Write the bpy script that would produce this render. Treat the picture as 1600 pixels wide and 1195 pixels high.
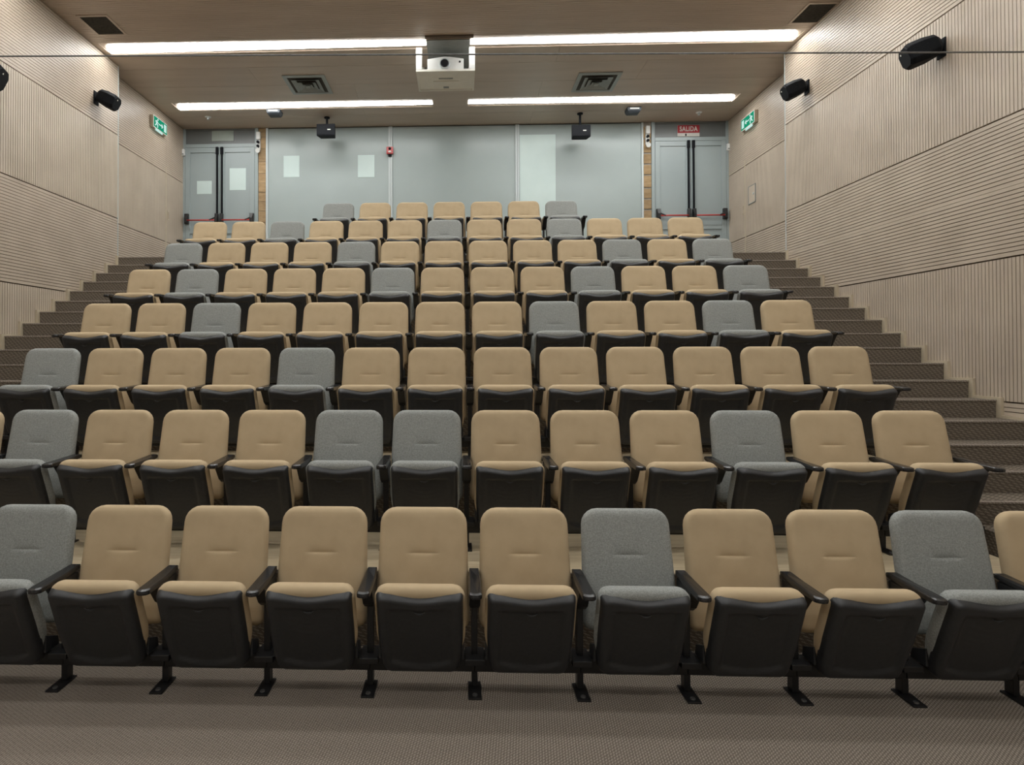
import bpy, bmesh, math, random
from mathutils import Matrix, Vector

for _o in list(bpy.data.objects):
    bpy.data.objects.remove(_o, do_unlink=True)
SC = bpy.context.scene
COL = SC.collection
random.seed(4)
PI = math.pi

# ------------------------------------------------------------------ camera
FPX, CX, CY = 940.0, 684.86, 541.49          # focal length and principal point, pixels of 1600x1195
YAW, PITCH, ROLL = 0.0348, 0.0110, 0.0022
CAM_Z = 1.76
_rm = (Matrix.Rotation(YAW, 3, 'Z') @ Matrix.Rotation(PITCH, 3, 'X') @ Matrix.Rotation(ROLL, 3, 'Y'))
_x, _f, _u = _rm.col[0], _rm.col[1], _rm.col[2]
cam_data = bpy.data.cameras.new('camera')
cam = bpy.data.objects.new('camera', cam_data)
COL.objects.link(cam)
cam_data.sensor_fit = 'HORIZONTAL'
cam_data.sensor_width = 36.0
cam_data.lens = FPX / 1600.0 * 36.0
cam_data.shift_x = (800.0 - CX) / 1600.0
cam_data.shift_y = (CY - 597.5) / 1600.0
cam_data.clip_start = 0.05
cam.matrix_world = Matrix(((_x[0], _u[0], -_f[0], 0.0), (_x[1], _u[1], -_f[1], 0.0), (_x[2], _u[2], -_f[2], CAM_Z), (0, 0, 0, 1)))
SC.camera = cam

# ------------------------------------------------------------------ world and exposure
world = bpy.data.worlds.new('world')
SC.world = world
world.use_nodes = True
world.node_tree.nodes['Background'].inputs[0].default_value = (0.0, 0.0, 0.0, 1)
world.node_tree.nodes['Background'].inputs[1].default_value = 0.0
SC.view_settings.view_transform = 'Standard'
SC.view_settings.look = 'None'
SC.view_settings.gamma = 1.0
SC.view_settings.use_curve_mapping = False
SC.view_settings.exposure = 0.0
STRIP_POWER = 21.5
# y of the centre of every ceiling strip and its relative power
STRIPS = [(10.05, 1.0), (8.10, 1.0), (6.20, 0.95), (4.27, 0.87), (2.34, 0.8), (0.41, 0.8), (-1.52, 0.8)]

# ------------------------------------------------------------------ materials
MAT = {}
def lin(c):
    return tuple(((v / 255.0) / 12.92 if v / 255.0 <= 0.04045 else ((v / 255.0 + 0.055) / 1.055) ** 2.4) for v in c)

def new_mat(name, col, rough=0.6, spec=0.5, metal=0.0):
    m = bpy.data.materials.new(name)
    m.use_nodes = True
    nt = m.node_tree
    b = nt.nodes['Principled BSDF']
    b.inputs['Base Color'].default_value = (*col, 1)
    b.inputs['Roughness'].default_value = rough
    b.inputs['Specular IOR Level'].default_value = spec
    b.inputs['Metallic'].default_value = metal
    MAT[name] = m
    return m, nt, b

def N(nt, t, **kw):
    n = nt.nodes.new(t)
    for k, v in kw.items():
        setattr(n, k, v)
    return n

def noise_colour(name, c1, c2, scale, rough=0.6, spec=0.4, stretch=(1, 1, 1), detail=4.0, bump=0.0, bump_scale=None, vary=0.0, lo=0.35, hi=0.65):
    m, nt, b = new_mat(name, c1, rough, spec)
    tc = N(nt, 'ShaderNodeTexCoord')
    mp = N(nt, 'ShaderNodeMapping')
    mp.inputs['Scale'].default_value = stretch
    nt.links.new(tc.outputs['Object'], mp.inputs['Vector'])
    no = N(nt, 'ShaderNodeTexNoise')
    no.inputs['Scale'].default_value = scale
    no.inputs['Detail'].default_value = detail
    nt.links.new(mp.outputs['Vector'], no.inputs['Vector'])
    rp = N(nt, 'ShaderNodeValToRGB')
    rp.color_ramp.elements[0].position = lo
    rp.color_ramp.elements[1].position = hi
    rp.color_ramp.elements[0].color = (*c1, 1)
    rp.color_ramp.elements[1].color = (*c2, 1)
    nt.links.new(no.outputs['Fac'], rp.inputs['Fac'])
    out = rp.outputs['Color']
    if vary:
        oi = N(nt, 'ShaderNodeObjectInfo')
        mr = N(nt, 'ShaderNodeMapRange')
        mr.inputs['To Min'].default_value = 1 - vary
        mr.inputs['To Max'].default_value = 1 + vary
        nt.links.new(oi.outputs['Random'], mr.inputs['Value'])
        hs = N(nt, 'ShaderNodeHueSaturation')
        nt.links.new(mr.outputs['Result'], hs.inputs['Value'])
        nt.links.new(out, hs.inputs['Color'])
        out = hs.outputs['Color']
    nt.links.new(out, b.inputs['Base Color'])
    if bump:
        n2 = N(nt, 'ShaderNodeTexNoise')
        n2.inputs['Scale'].default_value = bump_scale or scale
        n2.inputs['Detail'].default_value = 2.0
        nt.links.new(mp.outputs['Vector'], n2.inputs['Vector'])
        bp = N(nt, 'ShaderNodeBump')
        bp.inputs['Strength'].default_value = bump
        bp.inputs['Distance'].default_value = 0.004
        nt.links.new(n2.outputs['Fac'], bp.inputs['Height'])
        nt.links.new(bp.outputs['Normal'], b.inputs['Normal'])
    return m

def emit_mat(name, col, strength):
    m = bpy.data.materials.new(name)
    m.use_nodes = True
    nt = m.node_tree
    nt.nodes.remove(nt.nodes['Principled BSDF'])
    e = N(nt, 'ShaderNodeEmission')
    e.inputs[0].default_value = (*col, 1)
    e.inputs[1].default_value = strength
    nt.links.new(e.outputs[0], nt.nodes['Material Output'].inputs[0])
    MAT[name] = m
    return m

noise_colour('beige_fabric', (0.475, 0.370, 0.236), (0.515, 0.404, 0.26), 9.0, rough=0.95, spec=0.15, bump=0.12, bump_scale=420, vary=0.035)
noise_colour('grey_fabric', (0.244, 0.255, 0.243), (0.338, 0.351, 0.336), 140.0, rough=0.95, spec=0.15, bump=0.25, bump_scale=300, vary=0.03, detail=3.0)
noise_colour('black_plastic', (0.021, 0.022, 0.024), (0.027, 0.028, 0.030), 60.0, rough=0.42, spec=0.5, bump=0.05, bump_scale=500)
noise_colour('black_metal', (0.010, 0.010, 0.011), (0.014, 0.014, 0.015), 30.0, rough=0.38, spec=0.5)
noise_colour('arm_plastic', (0.013, 0.013, 0.014), (0.018, 0.018, 0.019), 40.0, rough=0.22, spec=0.5)
noise_colour('bolt_metal', (0.05, 0.05, 0.05), (0.09, 0.09, 0.09), 80.0, rough=0.35, spec=0.6)
noise_colour('wall_wood', (0.465, 0.388, 0.305), (0.525, 0.443, 0.353), 2.2, rough=0.42, spec=0.5, stretch=(1, 1.2, 1.2), detail=5)
noise_colour('wall_backing', (0.10, 0.075, 0.055), (0.12, 0.09, 0.066), 5.0, rough=0.8, spec=0.2)
noise_colour('ceiling_wood', (0.47, 0.38, 0.30), (0.52, 0.425, 0.34), 2.0, rough=0.38, spec=0.5, stretch=(0.4, 3, 1), detail=5)
noise_colour('groove_shade', (0.13, 0.098, 0.072), (0.15, 0.115, 0.085), 12.0, rough=0.9, spec=0.1)
noise_colour('trim_wood', (0.47, 0.40, 0.29), (0.54, 0.465, 0.345), 6.0, rough=0.5, spec=0.4)
noise_colour('laminate', (0.52, 0.42, 0.27), (0.62, 0.52, 0.36), 3.0, rough=0.4, spec=0.4, stretch=(1, 14, 1), detail=6)
noise_colour('aluminium', (0.48, 0.53, 0.535), (0.54, 0.59, 0.595), 6.0, rough=0.38, spec=0.6, stretch=(1, 1, 0.2))
noise_colour('grey_panel', (0.32, 0.375, 0.367), (0.34, 0.397, 0.389), 1.6, rough=0.30, spec=0.5)
noise_colour('door_grey', (0.30, 0.35, 0.352), (0.32, 0.372, 0.375), 1.5, rough=0.35, spec=0.5)
noise_colour('transom_dark', (0.13, 0.14, 0.138), (0.15, 0.16, 0.158), 2.0, rough=0.3, spec=0.5)
noise_colour('pale_sheet', (0.54, 0.65, 0.63), (0.57, 0.68, 0.66), 3.0, rough=0.5, spec=0.4)
noise_colour('sign_glass', (0.26, 0.30, 0.27), (0.30, 0.34, 0.30), 5.0, rough=0.3, spec=0.5)
noise_colour('white_plastic', (0.70, 0.71, 0.69), (0.76, 0.77, 0.75), 10.0, rough=0.4, spec=0.5)
noise_colour('off_white_metal', (0.76, 0.75, 0.69), (0.80, 0.79, 0.73), 8.0, rough=0.45, spec=0.5)
noise_colour('grey_metal', (0.20, 0.215, 0.205), (0.25, 0.265, 0.255), 8.0, rough=0.4, spec=0.5)
noise_colour('detector_grey', (0.035, 0.042, 0.05), (0.045, 0.052, 0.06), 8.0, rough=0.5, spec=0.4)
noise_colour('vent_dark', (0.075, 0.07, 0.06), (0.10, 0.093, 0.08), 30.0, rough=0.8, spec=0.2)
noise_colour('diffuser_paint', (0.30, 0.33, 0.32), (0.34, 0.37, 0.36), 6.0, rough=0.4, spec=0.4)
noise_colour('speaker_black', (0.005, 0.006, 0.008), (0.008, 0.009, 0.011), 90.0, rough=0.65, spec=0.12, bump=0.1, bump_scale=300)
noise_colour('bar_red', (0.42, 0.035, 0.03), (0.48, 0.045, 0.04), 9.0, rough=0.35, spec=0.5)
noise_colour('alarm_red', (0.40, 0.05, 0.05), (0.47, 0.06, 0.06), 9.0, rough=0.35, spec=0.5)
noise_colour('sign_red', (0.30, 0.012, 0.02), (0.34, 0.016, 0.025), 9.0, rough=0.45, spec=0.4)
noise_colour('sign_white', (0.55, 0.53, 0.49), (0.60, 0.58, 0.54), 9.0, rough=0.5, spec=0.4)
noise_colour('block_tan', (0.30, 0.205, 0.11), (0.41, 0.29, 0.165), 7.0, rough=0.85, spec=0.2, stretch=(1, 1, 3), vary=0.12)
noise_colour('mortar', (0.24, 0.22, 0.19), (0.31, 0.285, 0.25), 20.0, rough=0.9, spec=0.2)
noise_colour('lens_glass', (0.008, 0.012, 0.018), (0.012, 0.018, 0.026), 5.0, rough=0.08, spec=0.7)
noise_colour('cable_steel', (0.13, 0.135, 0.14), (0.17, 0.175, 0.18), 30.0, rough=0.25, spec=0.6)
noise_colour('stage_wall', (0.52, 0.50, 0.46), (0.56, 0.54, 0.50), 1.5, rough=0.7, spec=0.3)
emit_mat('strip_light', (1.0, 0.97, 0.94), STRIP_POWER)
for _i, (_y, _p) in enumerate(STRIPS):
    emit_mat('strip_light_%d' % _i, (0.985, 0.992, 0.975), STRIP_POWER * _p)
emit_mat('exit_green', (0.010, 0.235, 0.125), 1.2)
emit_mat('exit_white', (0.62, 0.90, 0.84), 0.9)

def carpet_mat(name, c_dark, c_light, pitch, ang):
    m, nt, b = new_mat(name, c_dark, 0.95, 0.1)
    tc = N(nt, 'ShaderNodeTexCoord')
    mp = N(nt, 'ShaderNodeMapping')
    mp.inputs['Rotation'].default_value = (0.0, ang[1], ang[0])
    nt.links.new(tc.outputs['Object'], mp.inputs['Vector'])
    w1 = N(nt, 'ShaderNodeTexWave', wave_type='BANDS', bands_direction='X')
    w1.inputs['Scale'].default_value = 1.0 / pitch / 3.2
    w1.inputs['Distortion'].default_value = 1.2
    w1.inputs['Detail'].default_value = 1.5
    w1.inputs['Detail Scale'].default_value = 6.0
    w2 = N(nt, 'ShaderNodeTexWave', wave_type='BANDS', bands_direction='DIAGONAL')
    w2.inputs['Scale'].default_value = 1.0 / pitch / 2.2
    w2.inputs['Distortion'].default_value = 2.0
    w2.inputs['Detail Scale'].default_value = 5.0
    no = N(nt, 'ShaderNodeTexNoise')
    no.inputs['Scale'].default_value = 170.0
    no.inputs['Detail'].default_value = 2.0
    nt.links.new(mp.outputs['Vector'], w1.inputs['Vector'])
    nt.links.new(mp.outputs['Vector'], w2.inputs['Vector'])
    nt.links.new(tc.outputs['Object'], no.inputs['Vector'])
    mu = N(nt, 'ShaderNodeMath', operation='MULTIPLY')
    nt.links.new(w1.outputs['Fac'], mu.inputs[0])
    nt.links.new(w2.outputs['Fac'], mu.inputs[1])
    ad = N(nt, 'ShaderNodeMath', operation='MULTIPLY_ADD')
    nt.links.new(no.outputs['Fac'], ad.inputs[0])
    ad.inputs[1].default_value = 0.9
    nt.links.new(mu.outputs[0], ad.inputs[2])
    rp = N(nt, 'ShaderNodeValToRGB')
    rp.color_ramp.elements[0].position = 0.35
    rp.color_ramp.elements[1].position = 1.1
    rp.color_ramp.elements[0].color = (*c_dark, 1)
    rp.color_ramp.elements[1].color = (*c_light, 1)
    nt.links.new(ad.outputs[0], rp.inputs['Fac'])
    nt.links.new(rp.outputs['Color'], b.inputs['Base Color'])
    bp = N(nt, 'ShaderNodeBump')
    bp.inputs['Strength'].default_value = 0.5
    bp.inputs['Distance'].default_value = 0.004
    nt.links.new(ad.outputs[0], bp.inputs['Height'])
    nt.links.new(bp.outputs['Normal'], b.inputs['Normal'])
    return m
carpet_mat('carpet', (0.135, 0.113, 0.092), (0.33, 0.285, 0.238), 0.013, (0.9, 0.0))
carpet_mat('step_carpet', (0.105, 0.086, 0.066), (0.215, 0.182, 0.145), 0.022, (0.75, 0.75))
carpet_mat('step_edge', (0.20, 0.17, 0.14), (0.34, 0.295, 0.25), 0.02, (0.3, 0.3))

# ------------------------------------------------------------------ mesh helpers
class MB:
    """collects boxes and shapes; build() links them as one mesh object"""
    def __init__(s):
        s.v, s.f = [], []
    def quad(s, a, b, c, d):
        n = len(s.v); s.v += [a, b, c, d]; s.f.append((n, n + 1, n + 2, n + 3)); return s
    def poly(s, pts):
        n = len(s.v); s.v += list(pts); s.f.append(tuple(range(n, n + len(pts)))); return s
    def box(s, x0, x1, y0, y1, z0, z1):
        n = len(s.v)
        s.v += [(x0, y0, z0), (x1, y0, z0), (x1, y1, z0), (x0, y1, z0), (x0, y0, z1), (x1, y0, z1), (x1, y1, z1), (x0, y1, z1)]
        s.f += [tuple(n + i for i in q) for q in ((0, 3, 2, 1), (4, 5, 6, 7), (0, 1, 5, 4), (1, 2, 6, 5), (2, 3, 7, 6), (3, 0, 4, 7))]
        return s
    def loft(s, rings, cap=True):
        n = len(s.v); k = len(rings[0])
        for r in rings: s.v += list(r)
        for i in range(len(rings) - 1):
            for j in range(k):
                a = n + i * k + j; b = n + i * k + (j + 1) % k
                s.f.append((a, b, b + k, a + k))
        if cap:
            s.f.append(tuple(n + j for j in range(k))[::-1])
            s.f.append(tuple(n + (len(rings) - 1) * k + j for j in range(k)))
        return s
    def cyl(s, p0, p1, r0, r1=None, seg=12):
        r1 = r0 if r1 is None else r1
        p0, p1 = Vector(p0), Vector(p1)
        d = (p1 - p0).normalized()
        a = d.orthogonal().normalized(); b = d.cross(a)
        ring = lambda p, r: [tuple(p + a * r * math.cos(2 * PI * i / seg) + b * r * math.sin(2 * PI * i / seg)) for i in range(seg)]
        return s.loft([ring(p0, r0), ring(p1, r1)])
    def prism(s, pts, y0, y1):
        """pts in (x,z), extruded along y"""
        return s.loft([[(x, y0, z) for x, z in pts], [(x, y1, z) for x, z in pts]])
    def mesh(s, name, mat, bevel=0.0, smooth=False, segs=2):
        me = bpy.data.meshes.new(name)
        me.from_pydata(s.v, [], s.f)
        bm = bmesh.new(); bm.from_mesh(me)
        bmesh.ops.recalc_face_normals(bm, faces=bm.faces)
        if bevel:
            bmesh.ops.bevel(bm, geom=[e for e in bm.edges if len(e.link_faces) == 2 and e.calc_face_angle(0) > 0.5], offset=bevel, segments=segs, affect='EDGES', profile=0.6)
        if smooth:
            for f in bm.faces: f.smooth = True
        bm.to_mesh(me); bm.free()
        me.materials.append(MAT[mat])
        return me
    def build(s, name, mat, parent=None, bevel=0.0, smooth=False, segs=2):
        return link(name, s.mesh(name, mat, bevel, smooth, segs), parent)

def link(name, me, parent=None, loc=(0, 0, 0), rot=(0, 0, 0)):
    o = bpy.data.objects.new(name, me)
    COL.objects.link(o)
    o.location = loc; o.rotation_euler = rot
    if parent: o.parent = parent
    return o

def thing(name, label, cat, loc=(0, 0, 0), rz=0.0, group=None):
    o = bpy.data.objects.new(name, None)
    o.empty_display_size = 0.1
    COL.objects.link(o)
    o.location = loc; o.rotation_euler = (0, 0, rz)
    tag(o, label, cat, group)
    return o

def tag(o, label, cat, group=None):
    o['label'] = label; o['category'] = cat
    if group: o['group'] = group
    return o

def struct(o, label, cat):
    o['kind'] = 'structure'; o['label'] = label; o['category'] = cat
    return o

def copy_part(src, parent):
    c = src.copy(); COL.objects.link(c); c.parent = parent
    return c

def lettering(text, size, mat, bold=0.0, extrude=0.001):
    cu = bpy.data.curves.new('lettering', 'FONT')
    cu.body = text; cu.size = size; cu.align_x = 'CENTER'; cu.align_y = 'CENTER'; cu.space_character = 1.12; cu.offset = bold; cu.extrude = extrude
    tmp = bpy.data.objects.new('lettering_source', cu)
    COL.objects.link(tmp)
    dg = bpy.context.evaluated_depsgraph_get()
    me = bpy.data.meshes.new_from_object(tmp.evaluated_get(dg))
    bpy.data.objects.remove(tmp, do_unlink=True)
    me.materials.clear(); me.materials.append(MAT[mat])
    return me

# ------------------------------------------------------------------ hall dimensions
XL, XR = -4.987, 4.601            # side walls beside the seats
XL2, XR2 = -5.174, 4.910          # set-back side walls beside the landing
YC, YB, YF = 8.57, 11.061, -3.5   # corner of the set-back, back wall, stage wall
ZC1, ZC2 = 5.968, 5.966            # front and rear ceiling
XM = -0.19                        # middle of the seating
RISE, TREAD = 0.1505, 0.274
Y_TOP = 8.566                     # front edge of the landing
NST = 21
Z_LAND = RISE * NST
def nosing_y(j): return Y_TOP - TREAD * (NST - j)
BANDS = [0.13, 1.34, 2.551, 3.731, 4.949]

# ------------------------------------------------------------------ floor, platforms, landing
struct(MB().box(XL, XR, YF, Y_TOP - 0.001, -0.1, 0.0).build('floor', 'carpet'), 'brown woven carpet floor in front of the first row', 'floor')
for r in range(2, 8):
    ya, yb = nosing_y(3 * (r - 1)), nosing_y(3 * r)
    o = struct(MB().box(XM - 3.62, XM + 3.62, ya, yb, 0.001, RISE * 3 * (r - 1)).build('floor_platform', 'laminate', bevel=0.004), 'pale wooden platform carrying seat row %d from the front' % r, 'platform')
    MB().box(XM - 3.62, XM + 3.62, ya - 0.012, ya - 0.001, max(0.002, RISE * 3 * (r - 2) + 0.001), RISE * 3 * (r - 1) - 0.004).build('riser_shade', 'step_carpet', o)  # dark facing added to stand in for the shade behind the seats
struct(MB().box(XL2, XR2, Y_TOP, YB, Z_LAND - 0.3, Z_LAND).build('floor_landing', 'step_carpet', bevel=0.006), 'carpeted landing at the back of the hall below the doors', 'landing')

# ------------------------------------------------------------------ stairs
def staircase(xa, xb, label, wall_x, sgn):
    t = thing('aisle_staircase', label, 'stairs', ((xa + xb) / 2, nosing_y(1), 0), group='carpeted aisle stairs')
    ox, oy = t.location.x, t.location.y
    w = (xb - xa) / 2
    for j in range(1, NST):
        y0 = nosing_y(j) - oy
        z = RISE * j
        st = MB().box(-w, w, y0, y0 + TREAD - 0.0005, max(0.001, z - 0.6), z - 0.0005).build('step', 'step_carpet', t, bevel=0.005)
        MB().box(-w, w, y0 - 0.006, y0 + 0.022, z - 0.013, z + 0.003).build('nosing', 'step_edge', st, bevel=0.004)
    st = MB().box(-w, w, Y_TOP - oy - 0.012, Y_TOP - oy - 0.002, Z_LAND - RISE, Z_LAND - 0.002).build('step', 'step_carpet', t)
    MB().box(-w, w, Y_TOP - oy - 0.018, Y_TOP - oy + 0.004, Z_LAND - 0.011, Z_LAND + 0.003).build('nosing', 'step_edge', st, bevel=0.004)
    return t
staircase(XM + 3.635, XR - 0.045, 'carpeted aisle stairs climbing to the double door under the SALIDA sign', XR, 1)
staircase(XL + 0.045, XM - 3.635, 'carpeted aisle stairs climbing to the double door with paper sheets', XL, -1)

def stringer(name, x0, x1, label):
    pts = [(nosing_y(1) - 0.045, 0.002)]
    for j in range(1, NST + 1):
        yn = nosing_y(j) - 0.045
        pts += [(yn, RISE * j + 0.022), (yn + (TREAD if j < NST else 0.045), RISE * j + 0.022)]
    pts += [(Y_TOP, 2.55), (Y_TOP - 0.5, 2.0), (nosing_y(2) + 0.4, 0.002)]
    m = MB().loft([[(x0, y, z) for y, z in pts], [(x1, y, z) for y, z in pts]])
    struct(m.build(name, 'trim_wood'), label, 'skirting')
stringer('trim_1', XR - 0.045, XR - 0.001, 'pale stepped skirting board along the stairs below the SALIDA sign')
stringer('trim_2', XL + 0.001, XL + 0.045, 'pale stepped skirting board along the stairs opposite the SALIDA sign')

# ------------------------------------------------------------------ grooved wood panels
def grooved(name, mat, parent, S0, S1, T0, T1, place, pitch=0.036, gw=0.0070, gd=0.007, back=0.02):
    """a board of parallel battens: s runs across the grooves, t along them, place(s,t,d) gives the point d behind the face"""
    n = max(1, int(round((S1 - S0) / pitch)))
    p = (S1 - S0) / n
    v, f = [], []
    prof = [(S0, back), (S0, 0.0)]
    for i in range(n - 1):
        e = S0 + (i + 1) * p
        prof += [(e - gw / 2, 0.0), (e - gw / 2, gd), (e + gw / 2, gd), (e + gw / 2, 0.0)]
    prof += [(S1, 0.0), (S1, back)]
    for s, d in prof:
        v.append(place(s, T0, d)); v.append(place(s, T1, d))
    for i in range(len(prof) - 1):
        f.append((2 * i, 2 * i + 2, 2 * i + 3, 2 * i + 1))
    for T in (T0, T1):                                  # edges of the board
        for i in range(len(prof) - 1):
            (sa, da), (sb, db) = prof[i], prof[i + 1]
            if da == db and da < back and sb > sa:
                k = len(v)
                v += [place(sa, T, da), place(sb, T, db), place(sb, T, back), place(sa, T, back)]
                f.append((k, k + 1, k + 2, k + 3))
    me = bpy.data.meshes.new(name)
    me.from_pydata(v, [], f)
    me.materials.append(MAT[mat])
    me.materials.append(MAT['groove_shade'])
    for i in range(len(prof) - 1):                      # slot bottoms coloured dark to stand in for the shade inside them
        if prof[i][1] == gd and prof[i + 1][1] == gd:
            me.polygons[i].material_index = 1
    return link(name, me, parent)

def side_wall(name, X, nx, y0, y1, label, zlow, zc, splits, extra=()):
    w = MB().box(min(X, X - nx * 0.2), max(X, X - nx * 0.2), y0, y1, 0.0, zc).mesh(name, 'wall_backing')
    w = struct(link(name, w), label, 'wall')
    w.location = (0, 0, 0)
    pl = lambda s, t, d: (X + nx * (0.021 - d), s, t)          # vertical battens: s = y
    ph = lambda s, t, d: (X + nx * (0.021 - d), t, s)          # horizontal battens: s = z
    lev = [b for b in BANDS if b > zlow] + [zc]
    lo = zlow
    edges = [zlow] + lev
    for i in range(len(edges) - 1):
        a, b = edges[i] + 0.007, edges[i + 1] - 0.007
        mid = (a + b) / 2
        k = sum(1 for q in BANDS if q < mid)           # 0 below the lowest seam
        horiz = (k % 2 == 1) if k else True
        ys = [y0] + list(splits) + [y1]
        for ya, yb in zip(ys[:-1], ys[1:]):
            if horiz:
                cuts = [a] + [e for e in extra if a < e < b] + [b]
                for za, zb in zip(cuts[:-1], cuts[1:]):
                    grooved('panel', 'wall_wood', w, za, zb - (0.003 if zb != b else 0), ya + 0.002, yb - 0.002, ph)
            else:
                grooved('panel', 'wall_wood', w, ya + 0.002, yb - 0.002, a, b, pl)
    return w
side_wall('wall_right', XR, -1, YF, YC, 'pale grooved wood wall with two black speakers below the right ceiling vent', 0.0, ZC1, (2.4,), extra=(3.138,))
side_wall('wall_left', XL, 1, YF, YC, 'pale grooved wood wall beside the stairs left of the seats', 0.0, ZC1, (2.4,))
wrf = side_wall('wall_right_rear', XR2, -1, YC, YB, 'set-back grooved wood wall with green exit sign beside SALIDA door', Z_LAND - 0.3, ZC2 - 0.002, (10.43,))
wlf = side_wall('wall_left_rear', XL2, 1, YC, YB, 'set-back grooved wood wall with green exit sign beside papered door', Z_LAND - 0.3, ZC2 - 0.002, (10.39,))
# corner posts where the wall steps back
for nm, x0, x1, lab in (('trim_3', XR - 0.026, XR + 0.012, 'slim metal corner strip on the wall below the SALIDA-side speaker'), ('trim_4', XL - 0.012, XL + 0.026, 'slim metal corner strip on the wall by the papered door stairs')):
    struct(MB().box(x0, x1, YC + 0.001, YC + 0.012, Z_LAND - 0.14, ZC1).build(nm, 'aluminium', bevel=0.002), lab, 'corner strip')
struct(MB().box(XR, XR2, YC - 0.02, YC - 0.001, 0, ZC1).build('wall_return_right', 'wall_wood'), 'short return wall behind the metal corner strip, SALIDA side', 'wall')
struct(MB().box(XL2, XL, YC - 0.02, YC - 0.001, 0, ZC1).build('wall_return_left', 'wall_wood'), 'short return wall behind the metal corner strip, papered door side', 'wall')
struct(MB().box(XL - 0.2, XR + 0.2, YF - 0.2, YF, 0, ZC1).build('wall_front', 'stage_wall'), 'plain stage wall facing the rows of seats', 'wall')

# ------------------------------------------------------------------ ceiling
ceil = struct(MB().box(XL2 - 0.1, XR2 + 0.1, YF - 0.2, YB + 0.2, ZC1 + 0.06, ZC1 + 0.16).build('ceiling', 'ceiling_wood'), 'brown wooden ceiling with long white light strips', 'ceiling')
pc1 = lambda s, t, d: (t, s, ZC1 + d)
slots = sorted([(y - 0.155, y + 0.155) for y, _ in STRIPS])
edge = YF
for a, b in slots:
    if a > 8.5: break
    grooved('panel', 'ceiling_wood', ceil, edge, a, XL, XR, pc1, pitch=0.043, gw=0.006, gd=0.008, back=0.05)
    edge = b
# smooth rear ceiling boards between the last two strips and behind them
for a, b in ((slots[5][1], 8.70), (8.706, 9.30), (9.306, slots[6][0]), (slots[6][1], 10.50), (10.506, YB)):
    xs = [XL2, -3.1, -0.19, 2.72, XR2] if a < 9 else [XL2, -1.65, 1.3, XR2]
    if a < 8.6: xs = [XL2, -1.7, 1.4, XR2]
    for xa, xb in zip(xs[:-1], xs[1:]):
        MB().box(xa + 0.0015, xb - 0.0015, a, b, ZC2, ZC1 + 0.04).build('panel', 'ceiling_wood', ceil)

# ------------------------------------------------------------------ strip lights
X_IN_L, X_IN_R = -0.44, 0.16
for i, (y, pw) in enumerate(STRIPS):
    zc = ZC2 if y > 9 else ZC1
    wl, wr = (XL2, XR2) if y > 9 else (XL, XR)
    zd = zc - 0.003
    for side in (0, 1):
        xo = (-4.80 if y > 9 else -4.86) if side == 0 else (4.56 if y > 9 else 4.50)
        xi = X_IN_L if side == 0 else X_IN_R
        if i < 2:
            lab = 'white ceiling light strip %s, %s the projector' % ('next to the back wall' if i == 0 else 'in front of the air diffuser', 'left of' if side == 0 else 'right of')
        else:
            lab = 'white ceiling light strip above the seats'
        t = thing('ceiling_light', lab, 'ceiling light', ((xo + xi) / 2, y, zc), group='ceiling light strips')
        cx = (xo + xi) / 2
        hi, ho = 0.058, 0.115
        # luminous diffuser: narrow towards the middle of the hall, wide and rounded at the wall end
        sg = -1 if side == 0 else 1
        pts = [(xi - cx, -hi), (xo - cx - sg * 0.10, -ho), (xo - cx - sg * 0.04, -ho * 0.6), (xo - cx, ho * 0.25), (xo - cx, ho), (xi - cx, hi)]
        ring = [(a, b, zd - zc) for a, b in pts]
        MB().loft([ring, [(a, b, c + 0.01) for a, b, c in ring]]).build('diffuser', 'strip_light_%d' % i, t)
        # channel plate above the diffuser
        x0, x1 = sorted((xo + sg * 0.02, xi))
        MB().box(x0 - cx, x1 - cx, -0.154, 0.154, 0.008, 0.028).build('channel', 'ceiling_wood', t)
    # ceiling boards filling the slot at the walls and in the middle
    for xa, xb in ((wl, (-4.80 if y > 9 else -4.86) - 0.022), ((4.56 if y > 9 else 4.50) + 0.022, wr), (X_IN_L + 0.002, X_IN_R - 0.002)):
        MB().box(xa, xb, y - 0.1545, y + 0.1545, zc, ZC1 + 0.045).build('panel', 'ceiling_wood', ceil)

# ------------------------------------------------------------------ auditorium chairs
def smooth01(t):
    t = max(0.0, min(1.0, t)); return t * t * (3 - 2 * t)

def levels(a, b, dense_lo, dense_hi, n):
    """samples of [a,b], close together near both ends"""
    r = [a + dense_lo * (1 - math.cos(PI / 2 * k / 5)) for k in range(6)]
    q = [b - dense_hi * (1 - math.cos(PI / 2 * k / 5)) for k in range(6)]
    m = [r[-1] + (q[-1] - r[-1]) * k / n for k in range(1, n)]
    return r + m + q[::-1]

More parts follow.
